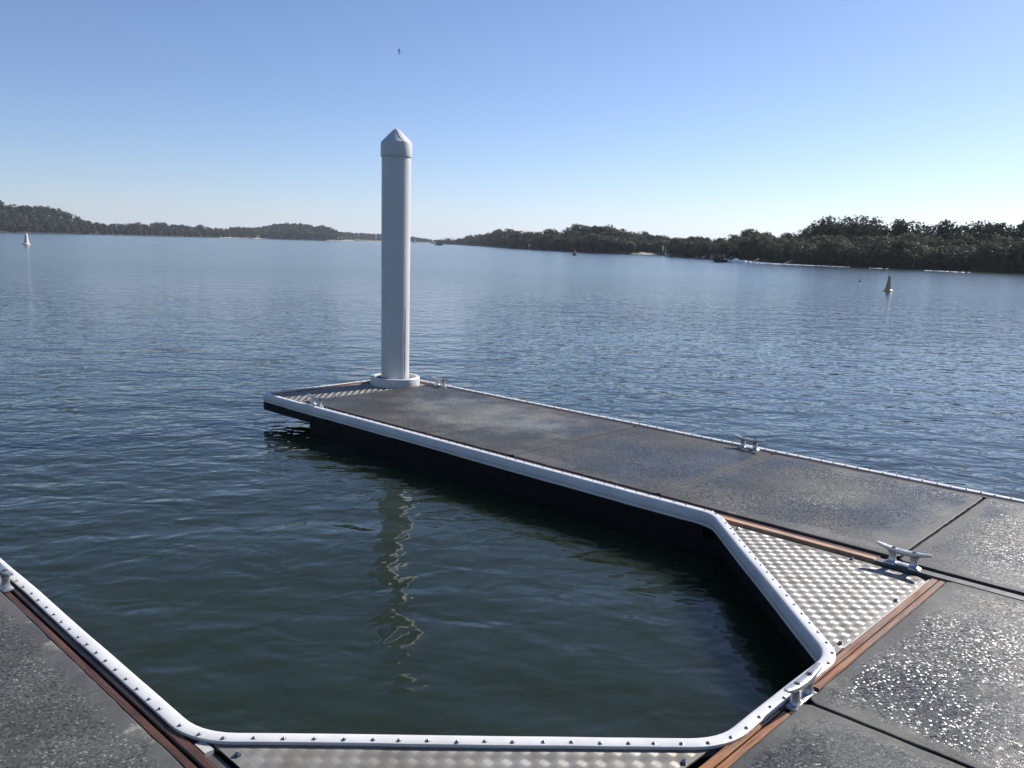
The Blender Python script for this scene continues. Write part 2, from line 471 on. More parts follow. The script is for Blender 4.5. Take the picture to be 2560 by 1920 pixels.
SKY_D2 = [(33.69,0.69),(32.77,0.62),(32.37,0.73),(31.88,0.92),(31.48,0.98),(30.49,1.03),(30.14,0.94),(29.58,0.78),(29.20,1.01),(28.64,1.37),(27.74,1.64),(27.38,1.40),(26.99,1.38),(26.39,1.59),(26.09,1.40),(25.85,1.46),(25.32,1.30),(24.90,1.38),(24.53,1.46),(24.15,1.37),(23.93,2.03),(23.51,2.04),(23.30,2.28),(22.72,2.41),(22.35,2.35),(21.90,2.23),(21.64,2.49),(21.25,2.42),(20.89,2.15),(20.25,1.90),(19.92,1.91),(19.72,2.21),(19.24,2.09),(18.65,2.18),(18.30,1.91),(17.86,2.09),(17.45,2.07),(17.34,1.88),(16.97,2.17),(16.33,2.38),(15.50,2.43),(15.06,2.34),(14.36,2.23),(13.53,2.33),(12.70,2.39),(11.08,2.35),(8.03,2.48),(0,2.45)]
FRONT_D2 = [(34,0.5),(31.5,0.80),(30,0.7),(29.0,0.75),(27.5,1.15),(25.92,0.95),(23.96,1.14),(22.50,1.28),(21.04,1.15),(19.15,1.20),(17.79,1.40),(17.07,0.98),(15.53,1.08),(13.41,1.27),(9.41,1.39),(0,1.3)]
SH_A = [(82,620),(78,660),(74.5,720),(68.4,820),(63,930),(60,1000)]
SH_B = [(62.5,1060),(60,1060),(57,1040),(55,1030),(54.2,1060)]
SH_C = [(58,1500),(54,1500),(50,1450),(47,1350)]
SH_D1 = [(49.2,960),(48.6,930),(47.0,785),(45,560),(43,372),(41,318),(38.1,268),(34.9,258),(33,262),(30,275)]
SH_D2 = [(33.4,232),(32.8,222),(30,187),(27,160),(24.7,142),(20,135),(15.6,136),(12.3,132),(6,132),(-1,150)]

def hill_z(skyline, tree_h):
    def f(a, d, o, z):
        if o <= 5: return z
        top = EYE.z + d * tan(radians(lerp_table(skyline, a))) - tree_h
        k = min(1.0, o / 70.0)
        return max(z, min(top, 60) * k * (1.0 if o < 200 else 0.8))
    return f
offs = [(-4, -0.9), (0, -0.32), (2.0, 0.0), (5.0, 0.35), (25, 1.2), (70, 2.2), (140, 2.6), (420, 2.0)]
bank('riverbank', SH_A, 81, 60.0, 0.2, offs, hill_z(SKY_A, 9.0), lambda a: 0.9 if a < 62.6 else 0.0, 'wooded left riverbank rising to a low hill')
bank('riverbank', SH_B, 62.2, 54.6, 0.2, [(o + (0 if o < 3 else 3), z) for o, z in offs], hill_z(SKY_B, 9.0), lambda a: 0.9 if a > 59.3 or a < 56.0 else 0.0, 'sandy point on the left below dark trees')
bank('riverbank', SH_C, 57.5, 47.0, 0.2, [(o + (0 if o < 3 else 8), z) for o, z in offs], hill_z(SKY_C, 8.0), lambda a: 1.0, 'distant low bank with a thin pale beach')
bank('riverbank', SH_D1, 49.0, 30.0, 0.15, offs, hill_z(SKY_D1, 9.0), lambda a: 0.75 * max(0.0, min(1.0, 1.8 - abs(a - 34.4) / 0.7)), 'far wooded bank with a sandy inlet')
bank('riverbank', SH_D2, 33.3, -1.0, 0.2, offs[:6] + [(160, 2.4)], lambda a, d, o, z: z, lambda a: 0.05, 'near right bank of dark mud under mangroves')

# far blue hill
mb = MB(); ridge = [(49.6, 0.02), (49.2,0.06),(48.76,0.15),(48.4,0.21),(48.23,0.27),(47.83,0.33),(47.42,0.29),(47.02,0.20),(46.5,0.12),(45.8,0.03)]
for a, e in ridge:
    for d, k in ((5600, 0.0), (6000, 0.6), (6400, 1.0), (7200, 0.0)):
        mb.v.append((d * cos(radians(a)), d * sin(radians(a)), -0.6 + k * (2.2 + 6400 * tan(radians(e)))))
for i in range(len(ridge) - 1):
    for k in range(3): mb.f.append((i * 4 + k, i * 4 + k + 1, (i + 1) * 4 + k + 1, (i + 1) * 4 + k))
tag(obj('distant_hill', mb, simple('hill_forest', (0.05, 0.07, 0.045), 0.9, scale=0.01), smooth=180), 'pale blue hill on the horizon', kind='structure')

# ------------------------------------------------------------------ pontoons
fp = thing('finger_pontoon', (5.4, 4.3, 0), 'right floating finger pontoon with grey concrete slabs, white pile collar and white rub rail', 'pontoon', 'pontoons of the boat dock')
wp = thing('walkway_pontoon', (2.8, 0.3, 0), 'walkway pontoon in the lower right with two metal corner plates and brown timber edge', 'pontoon', 'pontoons of the boat dock')
lf = thing('finger_pontoon', (0.2, 6.0, 0), 'left floating finger pontoon in the bottom left corner, dark dry concrete with brown timber edge', 'pontoon', 'pontoons of the boat dock')

def slab(parent, x0, x1, y0, y1, seed=0, r=0.035, th=0.07, mat='concrete'):
    rnd = random.Random(seed)
    def outline(ins):
        rr = max(r - ins, 0.004); pts = []
        X0, X1, Y0, Y1 = x0 + ins, x1 - ins, y0 + ins, y1 - ins
        nx = max(4, int((x1 - x0) / 0.06)); ny = max(4, int((y1 - y0) / 0.06))
        def arc(cx, cy, a0):
            for i in range(5):
                a = a0 + i * pi / 8
                pts.append((cx + rr * cos(a), cy + rr * sin(a)))
        def side(p, q, n):
            for i in range(1, n): pts.append((p[0] + (q[0] - p[0]) * i / n, p[1] + (q[1] - p[1]) * i / n))
        arc(X1 - rr, Y0 + rr, -pi / 2); side((X1, Y0 + rr), (X1, Y1 - rr), ny)
        arc(X1 - rr, Y1 - rr, 0); side((X1 - rr, Y1), (X0 + rr, Y1), nx)
        arc(X0 + rr, Y1 - rr, pi / 2); side((X0, Y1 - rr), (X0, Y0 + rr), ny)
        arc(X0 + rr, Y0 + rr, pi); side((X0 + rr, Y0), (X1 - rr, Y0), nx)
        return pts
    mb = MB(); attr = []; rings = []
    n = len(outline(0))
    jit = [(rnd.gauss(0, 0.0012), rnd.gauss(0, 0.0012)) for _ in range(n)]
    for ins, z, f, j in ((0, -th, 0, 0), (0, -0.004, 0, 1), (0.0015, -0.001, 0, 1), (0.006, 0, 0, .5), (0.03, 0, 0.30, 0), (0.09, 0, 0.75, 0), (0.20, 0, 1, 0)):
        rings.append([(p[0] + jit[i][0] * j, p[1] + jit[i][1] * j, z) for i, p in enumerate(outline(ins))])
        attr += [f] * n
    mb.loft(rings)
    mb.attr['field'] = attr
    return obj('concrete_slab', mb, MAT[mat], parent, ((x0 + x1) / 2, (y0 + y1) / 2, 0))

# right finger slabs
slab(fp, 4.578, 6.225, 4.300, 7.150, 1)
slab(fp, 4.578, 6.225, 2.962, 4.286, 2)
slab(fp, 4.578, 6.225, 1.425, 2.956, 3)
slab(fp, 4.545, 6.225, -0.60, 1.408, 4)
slab(fp, 4.545, 6.225, -2.60, -0.615, 5)
# walkway slabs
slab(wp, 2.812, 4.428, -0.60, 1.128, 6)
slab(wp, 1.060, 2.794, -0.60, 1.128, 7)
# left finger slabs
slab(lf, -0.62, 1.034, -0.60, 1.10, 8, mat='concrete_dry')
slab(lf, -0.62, 1.034, 1.115, 5.00, 9, mat='concrete_dry')
slab(lf, -0.62, 1.034, 5.015, 9.0, 10, mat='concrete_dry')

def plank(parent, x0, x1, y0, y1, z1, mat, th=0.06, c=0.004):
    mb = MB()
    def ring(ins, z): return [(x0 + ins, y0 + ins, z), (x1 - ins, y0 + ins, z), (x1 - ins, y1 - ins, z), (x0 + ins, y1 - ins, z)]
    mb.loft([ring(0, z1 - th), ring(0, z1 - c), ring(c, z1)])
    return obj('timber_plank', mb, MAT[mat], parent, ((x0 + x1) / 2, (y0 + y1) / 2, z1))
# timber along the edges
plank(fp, 4.507, 4.556, 2.52, 7.69, -0.004, 'wood_y')
plank(fp, 4.452, 4.500, 1.50, 2.462, -0.002, 'wood_pale')
plank(fp, 4.503, 4.553, 1.50, 2.516, -0.010, 'wood_y')
plank(fp, 6.236, 6.276, -2.6, 7.69, -0.004, 'wood_y')
plank(fp, 4.56, 6.23, 7.672, 7.706, -0.004, 'wood_x')
plank(wp, 1.04, 2.690, 1.135, 1.162, -0.006, 'wood_x')
plank(wp, 2.930, 4.42, 1.135, 1.164, -0.006, 'wood_x')
plank(wp, 2.33, 2.690, 1.166, 1.168 + 0.001, -0.030, 'wood_x', 0.03)
plank(wp, 1.10, 2.680, 1.166, 1.198, -0.003, 'wood_x')
plank(wp, 2.930, 4.41, 1.167, 1.200, -0.003, 'wood_x')
plank(lf, 1.041, 1.072, 1.21, 9.0, -0.012, 'wood_y')
plank(lf, 1.078, 1.112, 1.21, 2.55, -0.004, 'wood_y')
plank(lf, 1.078, 1.0995, 2.55, 9.0, -0.004, 'wood_y')
# painted beam between the right finger and the walkway
mb = MB(); mb.box(4.447, 4.503, -2.6, 1.497, -0.12, -0.003)
obj('hinge_beam', mb, MAT['grey_beam'], fp)
mb = MB(); mb.box(4.512, 4.535, -2.6, 1.42, -0.12, -0.05)
mb.box(4.557, 4.5755, 1.42, 7.15, -0.12, -0.055)
obj('frame_channel', mb, MAT['black'], fp)
# black frame and floats
mb = MB()
mb.box(4.448, 4.556, 2.53, 7.70, -0.158, -0.075)
mb.box(4.556, 6.30, 7.66, 7.765, -0.158, -0.075)
mb.box(6.23, 6.335, -2.6, 7.66, -0.158, -0.075)
mb.box(4.556, 6.23, -2.6, 7.66, -0.150, -0.076)
obj('black_frame', mb, MAT['black'], fp)
mb = MB(); mb.box(4.47, 6.31, -2.6, 6.89, -0.75, -0.157)
obj('float_hull', mb, MAT['float'], fp)
mb = MB()
mb.box(1.05, 4.44, -0.6, 1.19, -0.158, -0.076)
mb.box(2.40, 3.20, 1.19, 1.225, -0.150, -0.075)
mb.add([(1.15, 1.19, -0.158), (2.37, 1.19, -0.158), (1.15, 2.40, -0.158), (1.15, 1.19, -0.05), (2.37, 1.19, -0.05), (1.15, 2.40, -0.05)],
       [(0, 2, 1), (3, 4, 5), (0, 1, 4, 3), (1, 2, 5, 4), (2, 0, 3, 5)])
mb.add([(3.22, 1.19, -0.158), (4.44, 1.19, -0.158), (4.44, 2.45, -0.158), (3.22, 1.19, -0.05), (4.44, 1.19, -0.05), (4.44, 2.45, -0.05)],
       [(0, 2, 1), (3, 4, 5), (0, 1, 4, 3), (1, 2, 5, 4), (2, 0, 3, 5)])
obj('black_frame', mb, MAT['black'], wp)
mb = MB(); mb.box(1.06, 4.43, -0.6, 1.17, -0.75, -0.16)
mb.add([(1.16, 1.17, -0.75), (2.28, 1.17, -0.75), (1.16, 2.30, -0.75), (1.16, 1.17, -0.159), (2.28, 1.17, -0.159), (1.16, 2.30, -0.159)],
       [(0, 2, 1), (3, 4, 5), (0, 1, 4, 3), (1, 2, 5, 4), (2, 0, 3, 5)])
mb.add([(3.30, 1.17, -0.75), (4.44, 1.17, -0.75), (4.44, 2.36, -0.75), (3.30, 1.17, -0.159), (4.44, 1.17, -0.159), (4.44, 2.36, -0.159)],
       [(0, 2, 1), (3, 4, 5), (0, 1, 4, 3), (1, 2, 5, 4), (2, 0, 3, 5)])
obj('float_hull', mb, MAT['float'], wp)
mb = MB(); mb.box(-0.62, 1.145, -0.6, 9.0, -0.158, -0.076)
obj('black_frame', mb, MAT['black'], lf)
mb = MB(); mb.box(-0.60, 1.12, -0.6, 9.0, -0.75, -0.16)
obj('float_hull', mb, MAT['float'], lf)

# --- tread plates
BAR = None
def clip_poly(poly, m=0.0):
    def inside(x, y):
        n = len(poly)
        for i in range(n):
            (ax, ay), (bx, by) = poly[i], poly[(i + 1) % n]
            l = hypot(bx - ax, by - ay)
            if ((bx - ax) * (y - ay) - (by - ay) * (x - ax)) / l < m: return False
        return True
    return inside
def tread_plate(parent, poly, z, hole=None, bar=(0.0021, 0.0009)):
    mb = MB()
    n = len(poly)
    mb.loft([[(x, y, z - 0.006) for x, y in poly], [(x, y, z) for x, y in poly]])
    cx = sum(p[0] for p in poly) / n; cy = sum(p[1] for p in poly) / n
    pl = obj('tread_plate', mb, MAT['plate'], parent, (cx, cy, z))
    inside = clip_poly(poly, 0.006)
    c = 0.042; L = 0.0155; W, Hh = bar
    bars = MB()
    i0 = int(min(p[0] for p in poly) / c) - 1; i1 = int(max(p[0] for p in poly) / c) + 1
    j0 = int(min(p[1] for p in poly) / c) - 1; j1 = int(max(p[1] for p in poly) / c) + 1
    for i in range(i0, i1 + 1):
        for j in range(j0, j1 + 1):
            for k in range(-2, 3):
                if (i + j) % 2: x, y, dx, dy = i * c, j * c + k * 0.0068, 1, 0
                else: x, y, dx, dy = i * c + k * 0.0068, j * c, 0, 1
                if not inside(x + dx * L, y + dy * L) or not inside(x - dx * L, y - dy * L): continue
                if hole and hypot(x - hole[0], y - hole[1]) < hole[2]: continue
                px, py = -dy, dx
                V = [(x - dx * L, y - dy * L, z), (x + dx * L, y + dy * L, z)]
                for s in (-1, 1):
                    V += [(x + px * W * s - dx * L * .55, y + py * W * s - dy * L * .55, z), (x + px * W * s + dx * L * .55, y + py * W * s + dy * L * .55, z)]
                V += [(x - dx * L * .6, y - dy * L * .6, z + Hh), (x + dx * L * .6, y + dy * L * .6, z + Hh)]
                # 0,1 tips; 2,3 right; 4,5 left; 6,7 crest
                bars.add(V, [(0, 2, 6), (2, 3, 7, 6), (3, 1, 7), (1, 5, 7), (5, 4, 6, 7), (4, 0, 6)])
    tag(obj('tread_bars', bars, MAT['plate'], pl, (cx, cy, z)), kind='stuff')
    return pl
def plate_bolt(parent, x, y, z):
    mb = MB()
    mb.lathe([(0.013, z), (0.013, z + 0.003), (0.009, z + 0.003), (0.009, z + 0.009), (0.006, z + 0.011)], x, y, 6)
    obj('plate_bolt', mb, MAT['chrome'], parent, (x, y, z), 30)
ZR = -0.020
pr = tread_plate(wp, [(3.235, 1.216), (4.392, 1.216), (4.420, 1.26), (4.440, 2.455)], ZR)
for x, y in ((4.395, 2.27), (4.41, 1.60), (4.02, 1.235), (3.385, 1.24)): plate_bolt(pr, x, y, ZR)
ZB = -0.008
pb = tread_plate(wp, [(1.160, 1.25), (2.305, 1.225), (1.160, 2.38)], ZB)
for x, y in ((1.183, 2.25), (2.17, 1.243)): plate_bolt(pb, x, y, ZB)
ZE = -0.010
pe = tread_plate(fp, [(4.522, 7.165), (6.225, 7.165), (6.225, 7.665), (4.522, 7.665)], ZE, (5.97, 7.43, 0.29), (0.0030, 0.0026))
for x, y in ((4.64, 7.20), (4.98, 7.19), (4.56, 7.62), (5.5, 7.2)): plate_bolt(pe, x, y, ZE)
# sealant and exposed angle beside the plates
mb = MB()
mb.box(3.40, 4.40, 1.203, 1.213, -0.06, -0.016); mb.box(4.395, 4.418, 1.203, 1.214, -0.06, -0.018)
mb.box(3.33, 3.40, 1.204, 1.213, -0.06, -0.008)
obj('sealant_strip', mb, MAT['seal'], wp)
mb = MB(); mb.box(1.116, 1.150, 1.21, 2.42, -0.06, -0.022)
obj('angle_bracket', mb, MAT['grey_beam'], wp)
mb = MB(); mb.box(1.116, 1.126, 1.3, 2.12, -0.05, -0.004); mb.box(1.116, 1.146, 2.33, 2.40, -0.05, -0.006)
obj('sealant_strip', mb, MAT['seal'], wp)

# --- white rub rail: one filleted path, cut into three parts
def fillet(pts, rads, step=0.035):
    out = []
    P = [Vector(p) for p in pts]
    def line(a, b):
        l = (b - a).length; n = max(1, int(l / 0.09))
        for i in range(n): out.append(a + (b - a) * (i / n))
    cur = P[0]
    for i in range(1, len(P) - 1):
        d0 = (P[i] - P[i - 1]).normalized(); d1 = (P[i + 1] - P[i]).normalized()
        ang = d0.angle(d1); r = rads[i]
        tl = r * tan(ang / 2)
        a = P[i] - d0 * tl; b = P[i] + d1 * tl
        line(cur, a)
        sgn = 1 if d0.x * d1.y - d0.y * d1.x > 0 else -1
        c = a + Vector((-d0.y, d0.x)) * r * sgn
        n = max(4, int(r * ang / step))
        for k in range(n):
            th = sgn * ang * k / n
            v = a - c
            out.append(c + Vector((v.x * cos(th) - v.y * sin(th), v.x * sin(th) + v.y * cos(th))))
        cur = b
    line(cur, P[-1]); out.append(P[-1])
    return out
path = fillet([(1.097, 9.0), (1.097, 2.403), (2.330, 1.170), (3.223, 1.170), (4.505, 2.452), (4.505, 7.708), (6.279, 7.708), (6.279, -2.6)],
              [0, 0.34, 0.30, 0.26, 0.24, 0.035, 0.05, 0])
SHIFT = 0.004
PROF = [(0.000, -0.003), (0.000, 0.0085), (0.005, 0.0105), (0.024, 0.0122), (0.044, 0.0120), (0.055, 0.0100), (0.0615, 0.0045), (0.0645, -0.004),
        (0.0655, -0.016), (0.066, -0.034), (0.066, -0.060), (0.0615, -0.064), (0.0640, -0.068), (0.0625, -0.078), (0.054, -0.086), (0.032, -0.086), (0.030, -0.050), (0.020, -0.020)]
PROF = [(SHIFT + o * (0.060 - SHIFT) / 0.066, z if z < 0 else z * 0.8) for o, z in PROF]
def wob(s, k): return noise.noise((s * 1.7, k * 7.3, 0)) * 0.0060 + noise.noise((s * 6.5, k * 3.1, 5)) * 0.0016
def frames(path):
    res = []; s = 0
    for i, p in enumerate(path):
        a = path[max(i - 1, 0)]; b = path[min(i + 1, len(path) - 1)]
        t = (b - a).normalized()
        if i: s += (p - path[i - 1]).length
        res.append((p, Vector((-t.y, t.x)), t, s))
    return res
FR = frames(path)
dome = MB(); dome.lathe([(0.0080, 0), (0.0080, 0.0009), (0.0060, 0.0016), (0.0052, 0.0036), (0.0034, 0.0052), (0.0012, 0.0058)], 0, 0, 8)
dome_me = dome.mesh('rivet', MAT['chrome'], 40)
def make_rail(parent, i0, i1, phase):
    mb = MB(); rings = []
    for p, n, t, s in FR[i0:i1 + 1]:
        rings.append([(p.x + n.x * (o + wob(s, 1) * (1 if o < 0.03 else 0.6)), p.y + n.y * (o + wob(s, 1) * (1 if o < 0.03 else 0.6)), z + wob(s, 2) * 0.35) for o, z in PROF])
    mb.loft(rings)
    c = FR[(i0 + i1) // 2][0]
    rail = obj('rub_rail', mb, MAT['rail'], parent, (c.x, c.y, 0), 50)
    s0, s1 = FR[i0][3], FR[i1][3]
    rnd = random.Random(phase)
    s = s0 + 0.04
    k = i0
    while s < s1 - 0.02:
        while FR[k + 1][3] < s: k += 1
        (p, n, t, sa), (q, m, _, sb) = FR[k], FR[k + 1]
        u = (s - sa) / max(sb - sa, 1e-6)
        w = p.lerp(q, u); nn = n.lerp(m, u).normalized()
        if w.y > -0.8 and w.y < 8.9:
            o = 0.017 + rnd.gauss(0, 0.0012) + wob(s, 1)
            r = inst('rivet', dome_me, rail, (w.x + nn.x * o, w.y + nn.y * o, 0.0090 + wob(s, 2) * 0.35), rnd.random() * 3)
            r.rotation_euler = (rnd.gauss(0, .06), rnd.gauss(0, .06), r.rotation_euler.z)
        s += 0.094 + rnd.gauss(0, 0.005)
    return rail
def idx_after(cond, start=0):
    for i in range(start, len(path)):
        if cond(path[i]): return i
iA = idx_after(lambda p: p.y < 2.62)
iB = idx_after(lambda p: p.x > 4.49 and p.y > 2.60)
make_rail(lf, 0, iA, 1)
make_rail(wp, iA, iB, 2)
make_rail(fp, iB, len(path) - 1, 3)

# --- collar for the pile
PX, PY = 5.955, 7.43
mb = MB(); N = 40
prof = [(0.278, -0.012), (0.280, 0.0), (0.279, 0.078), (0.272, 0.086), (0.240, 0.086), (0.232, 0.080), (0.232, -0.10)]
mb.lathe(prof, PX, PY, N, caps=False)
obj('pile_collar', mb, MAT['collar'], fp, (PX, PY, 0), 35)
mb = MB(); mb.lathe([(0.231, -0.09), (0.0, -0.09)], PX, PY, N, caps=False)
obj('collar_opening', mb, MAT['float'], fp, (PX, PY, -0.09))
mb = MB()
for a in (0.4, 1.9, 3.5, 5.1):
    x, y = PX + 0.20 * cos(a), PY + 0.20 * sin(a)
    mb.box(x - 0.03, x + 0.03, y - 0.03, y + 0.03, -0.02, 0.07)
obj('pile_guide', mb, simple('green_guide_pad', (0.05, 0.075, 0.05), 0.6), fp, (PX, PY, 0))

# --- cleats: a part of the pontoon they are bolted to
def rrect(w, h, n=3):
    r = min(w, h) * 0.42; pts = []
    for cx, cz, a0 in ((w - r, h - r, 0), (-w + r, h - r, pi / 2), (-w + r, -h + r, pi), (w - r, -h + r, 3 * pi / 2)):
        for i in range(n): pts.append((cx + r * cos(a0 + i * pi / 2 / (n - 1)), cz + r * sin(a0 + i * pi / 2 / (n - 1))))
    return pts
def cleat_meshes():
    b = MB()
    for y in (-0.054, 0.054):
        rings = []
        for z, w, l in ((0.0, 0.026, 0.030), (0.007, 0.025, 0.028), (0.014, 0.018, 0.020), (0.026, 0.0145, 0.0165), (0.048, 0.014, 0.016), (0.060, 0.015, 0.021), (0.068, 0.0155, 0.026)):
            rings.append([(px, y + (0.006 if y > 0 and z < .01 else -0.006 if z < .01 else 0) + py, z) for px, py in rrect(w, l)])
        b.loft(rings)
    rings = [[(px, y, 0.007 + pz) for px, pz in rrect(0.020, 0.0068)] for y in (-0.05, 0.05)]
    b.loft(rings)
    h = MB(); rings = []
    for i in range(17):
        u = -1 + 2 * i / 16; y = 0.138 * u
        zc = 0.073 + 0.020 * abs(u) ** 1.8; th = 0.0125 - 0.0065 * abs(u) ** 1.3; w = 0.0185 - 0.0065 * abs(u) ** 2.2
        if abs(u) == 1: w *= 0.8; th *= 0.8
        rings.append([(px, y, zc + pz) for px, pz in rrect(w, th, 3)])
    h.loft(rings)
    r = MB(); r.lathe([(0.0115, 0.0), (0.0115, 0.0006), (0.006, 0.0006)], 0, 0, 16)  # flat dark ring on the horn, recess shade put into its colour
    s = MB(); s.lathe([(0.0058, 0.0), (0.0058, 0.002), (0.003, 0.002), (0.0025, 0.0008)], 0, 0, 10)
    return b.mesh('mooring_cleat', MAT['cleat'], 40), h.mesh('horn', MAT['cleat'], 45), r.mesh('bolt_shade_ring', MAT['recess_shade']), s.mesh('bolt', MAT['chrome'], 30)
CB, CH, CR, CS = cleat_meshes()
def cleat(parent, x, y, z, rotz=0.0):
    c = inst('mooring_cleat', CB, parent, (x, y, z), rotz)
    for nm, me, l in (('horn', CH, (0, 0, 0)), ('bolt_shade_ring', CR, (0, -0.052, 0.0888)), ('bolt_shade_ring', CR, (0, 0.052, 0.0888)),
                      ('bolt', CS, (0, -0.052, 0.0892)), ('bolt', CS, (0, 0.052, 0.0892))):
        o = bpy.data.objects.new(nm, me); COL.objects.link(o); o.parent = c; o.location = l
    return c
cleat(fp, 4.475, 1.362, -0.003)
cleat(fp, 4.545, 6.885, -0.002)
cleat(fp, 6.262, 7.00, -0.002)
cleat(fp, 6.245, 3.18, -0.002)
cleat(wp, 2.812, 1.150, -0.012, pi / 2)
cleat(lf, 1.064, 4.17, -0.008)

# ------------------------------------------------------------------ mooring pile
pile = thing('mooring_pile', (PX, PY, -2.0), 'tall white round mooring pile with a conical cap at the end of the pontoon', 'mooring pile')
mb = MB(); rr = 0.1565
rings = []
for k in range(25):
    z = -2.0 + (2.40 + 2.0) * k / 24
    r = rr + 0.0035 * (z / 2.4 if z > 0 else 0)
    rings.append([(PX + r * cos(2 * pi * i / 48) * (1 + 0.002 * noise.noise((i * .3, z * 2, 1))), PY + r * sin(2 * pi * i / 48) * (1 + 0.002 * noise.noise((i * .3, z * 2, 4))), z) for i in range(48)])
mb.loft(rings)
obj('pile_shaft', mb, MAT['pile'], pile, (PX, PY, 0), 60)
mb = MB(); a0 = atan2(EYE.y - PY, EYE.x - PX)
prof = [(0.160, 2.508), (0.169, 2.502), (0.171, 2.510), (0.170, 2.640), (0.166, 2.658), (0.120, 2.706), (0.060, 2.765), (0.028, 2.794), (0.010, 2.803)]
mb.lathe(prof, PX, PY, 40)
# a folded seam down the cap
mb.tube([(PX + 0.167 * cos(a0 + .5), PY + 0.167 * sin(a0 + .5), 2.655), (PX + 0.118 * cos(a0 + .3), PY + 0.118 * sin(a0 + .3), 2.708), (PX + 0.04 * cos(a0 + .1), PY + 0.04 * sin(a0 + .1), 2.783)], [0.004, 0.005, 0.004], 6)
mb.v = [(x, y, z) for x, y, z in mb.v]
obj('pile_cap', mb, MAT['pile_cap'], pile, (PX, PY, 2.5), 28)
mb = MB(); mb.lathe([(0.1598, 2.38), (0.1605, 2.51)], PX, PY, 40, caps=False)
obj('cap_sleeve', mb, MAT['pile_cap'], pile, (PX, PY, 2.4), 60)
mb = MB(); a1 = a0 + 0.78
mb.tube([(PX + (rr + .0005) * cos(a1), PY + (rr + .0005) * sin(a1), 0.12 + 0.75 * k / 10) for k in range(11)], [0.003 + 0.004 * abs(noise.noise((k * .9, 2, 0))) for k in range(11)], 6)
obj('scuff_seam', mb, MAT['pile'], pile, (PX, PY, 0.5), 60)

# ------------------------------------------------------------------ trees
def crown_mesh(name, mat, seed, rx, rz, lobes, faces, size, gap=0.0, base=0.15):
    """unit-ish crown, 1 m high steps: leaf-sized faces scattered through lobes"""
    rnd = random.Random(seed); mb = MB()
    L = []
    for i in range(lobes):
        a = i * 2.4 + rnd.random(); u = (i + rnd.random()) / lobes
        lr = 0.15 + 0.12 * rnd.random()
        z = base + lr * .6 + (1 - base - lr * 1.3) * u
        prof = sqrt(max(0.05, 1 - (max(0.0, u - 0.35) / 0.72) ** 2))
        rad = rx * prof * (0.35 + 0.55 * rnd.random())
        L.append((rad * cos(a), rad * sin(a), z, lr * (0.75 + rx * 0.75), lr))
    for i in range(faces):
        lx, ly, lz, lr, lh = L[i % lobes]
        d = Vector((rnd.gauss(0, 1), rnd.gauss(0, 1), rnd.gauss(0.25, 1))).normalized()
        k = 0.55 + 0.5 * rnd.random()
        p = Vector((lx + d.x * lr * k, ly + d.y * lr * k, lz + d.z * lh * k))
        if p.z > 1.03 or p.z < base * 0.3: continue
        if gap and noise.noise((p.x * 5, p.y * 5, p.z * 5 + seed)) > 0.35 - gap: continue
        nrm = (d + Vector((rnd.gauss(0, .6), rnd.gauss(0, .6), rnd.gauss(0.3, .6)))).normalized()
        u = nrm.orthogonal().normalized(); w = nrm.cross(u)
        th = rnd.random() * 6.28; u, w = u * cos(th) + w * sin(th), w * cos(th) - u * sin(th)
        s = size * (0.6 + 0.8 * rnd.random())
        mb.add([p - u * s, p + w * s * .55, p + u * s, p - w * s * .55 + nrm * s * .2], [(0, 1, 2), (0, 2, 3)])
    return mb.mesh(name, mat), L
def trunk_mesh(seed, L, rx):
    rnd = random.Random(seed); mb = MB()
    mb.tube([(0, 0, -0.08), (0.02, 0.01, 0.2), (0.03 * rnd.uniform(-1, 1), 0.03 * rnd.uniform(-1, 1), 0.45), (0.05 * rnd.uniform(-1, 1), 0, 0.72)], [0.035, 0.028, 0.020, 0.009], 6)
    for lx, ly, lz, _, _ in L[:6]:
        z0 = rnd.uniform(0.12, 0.4)
        mb.tube([(0.02, 0.01, z0), (lx * .5, ly * .5, (z0 + lz) / 2 - .02), (lx, ly, lz)], [0.018, 0.012, 0.005], 5)
    return mb.mesh('trunk', MAT['bark'])
KIND = {'mangrove': [], 'tall': [], 'open': []}
for k in range(6):
    cm, L = crown_mesh('crown', MAT['leaf_m'], 10 + k, 0.72, 1, 22, 3000, 0.048, 0.0, 0.0)
    KIND['mangrove'].append((cm, trunk_mesh(10 + k, L, .6)))
for k in range(6):
    cm, L = crown_mesh('crown', MAT['leaf_d'], 40 + k, 0.56, 1, 20, 2600, 0.042, 0.04, 0.05)
    KIND['tall'].append((cm, trunk_mesh(40 + k, L, .45)))
for k in range(3):
    cm, L = crown_mesh('crown', MAT['leaf_d'], 70 + k, 0.52, 1, 17, 1700, 0.036, 0.14, 0.30)
    KIND['open'].append((cm, trunk_mesh(70 + k, L, .5)))
TREES = 0
def tree(kind, x, y, z, h, label, group, name, wide=1.0):
    global TREES
    cm, tm = random.choice(KIND[kind])
    t = thing(name, (x, y, z), label, 'tree', group)
    t.rotation_euler = (0, 0, random.random() * 6.28)
    for nm, me in (('trunk', tm), ('crown', cm)):
        o = bpy.data.objects.new(nm, me); COL.objects.link(o); o.parent = t
        o.scale = (h * wide, h * wide, h)
    TREES += 1
def ground_d(o): return lerp_table([(140, 2.6), (70, 2.2), (25, 1.2), (5, 0.35), (2, 0.0), (0, -0.32)], o)
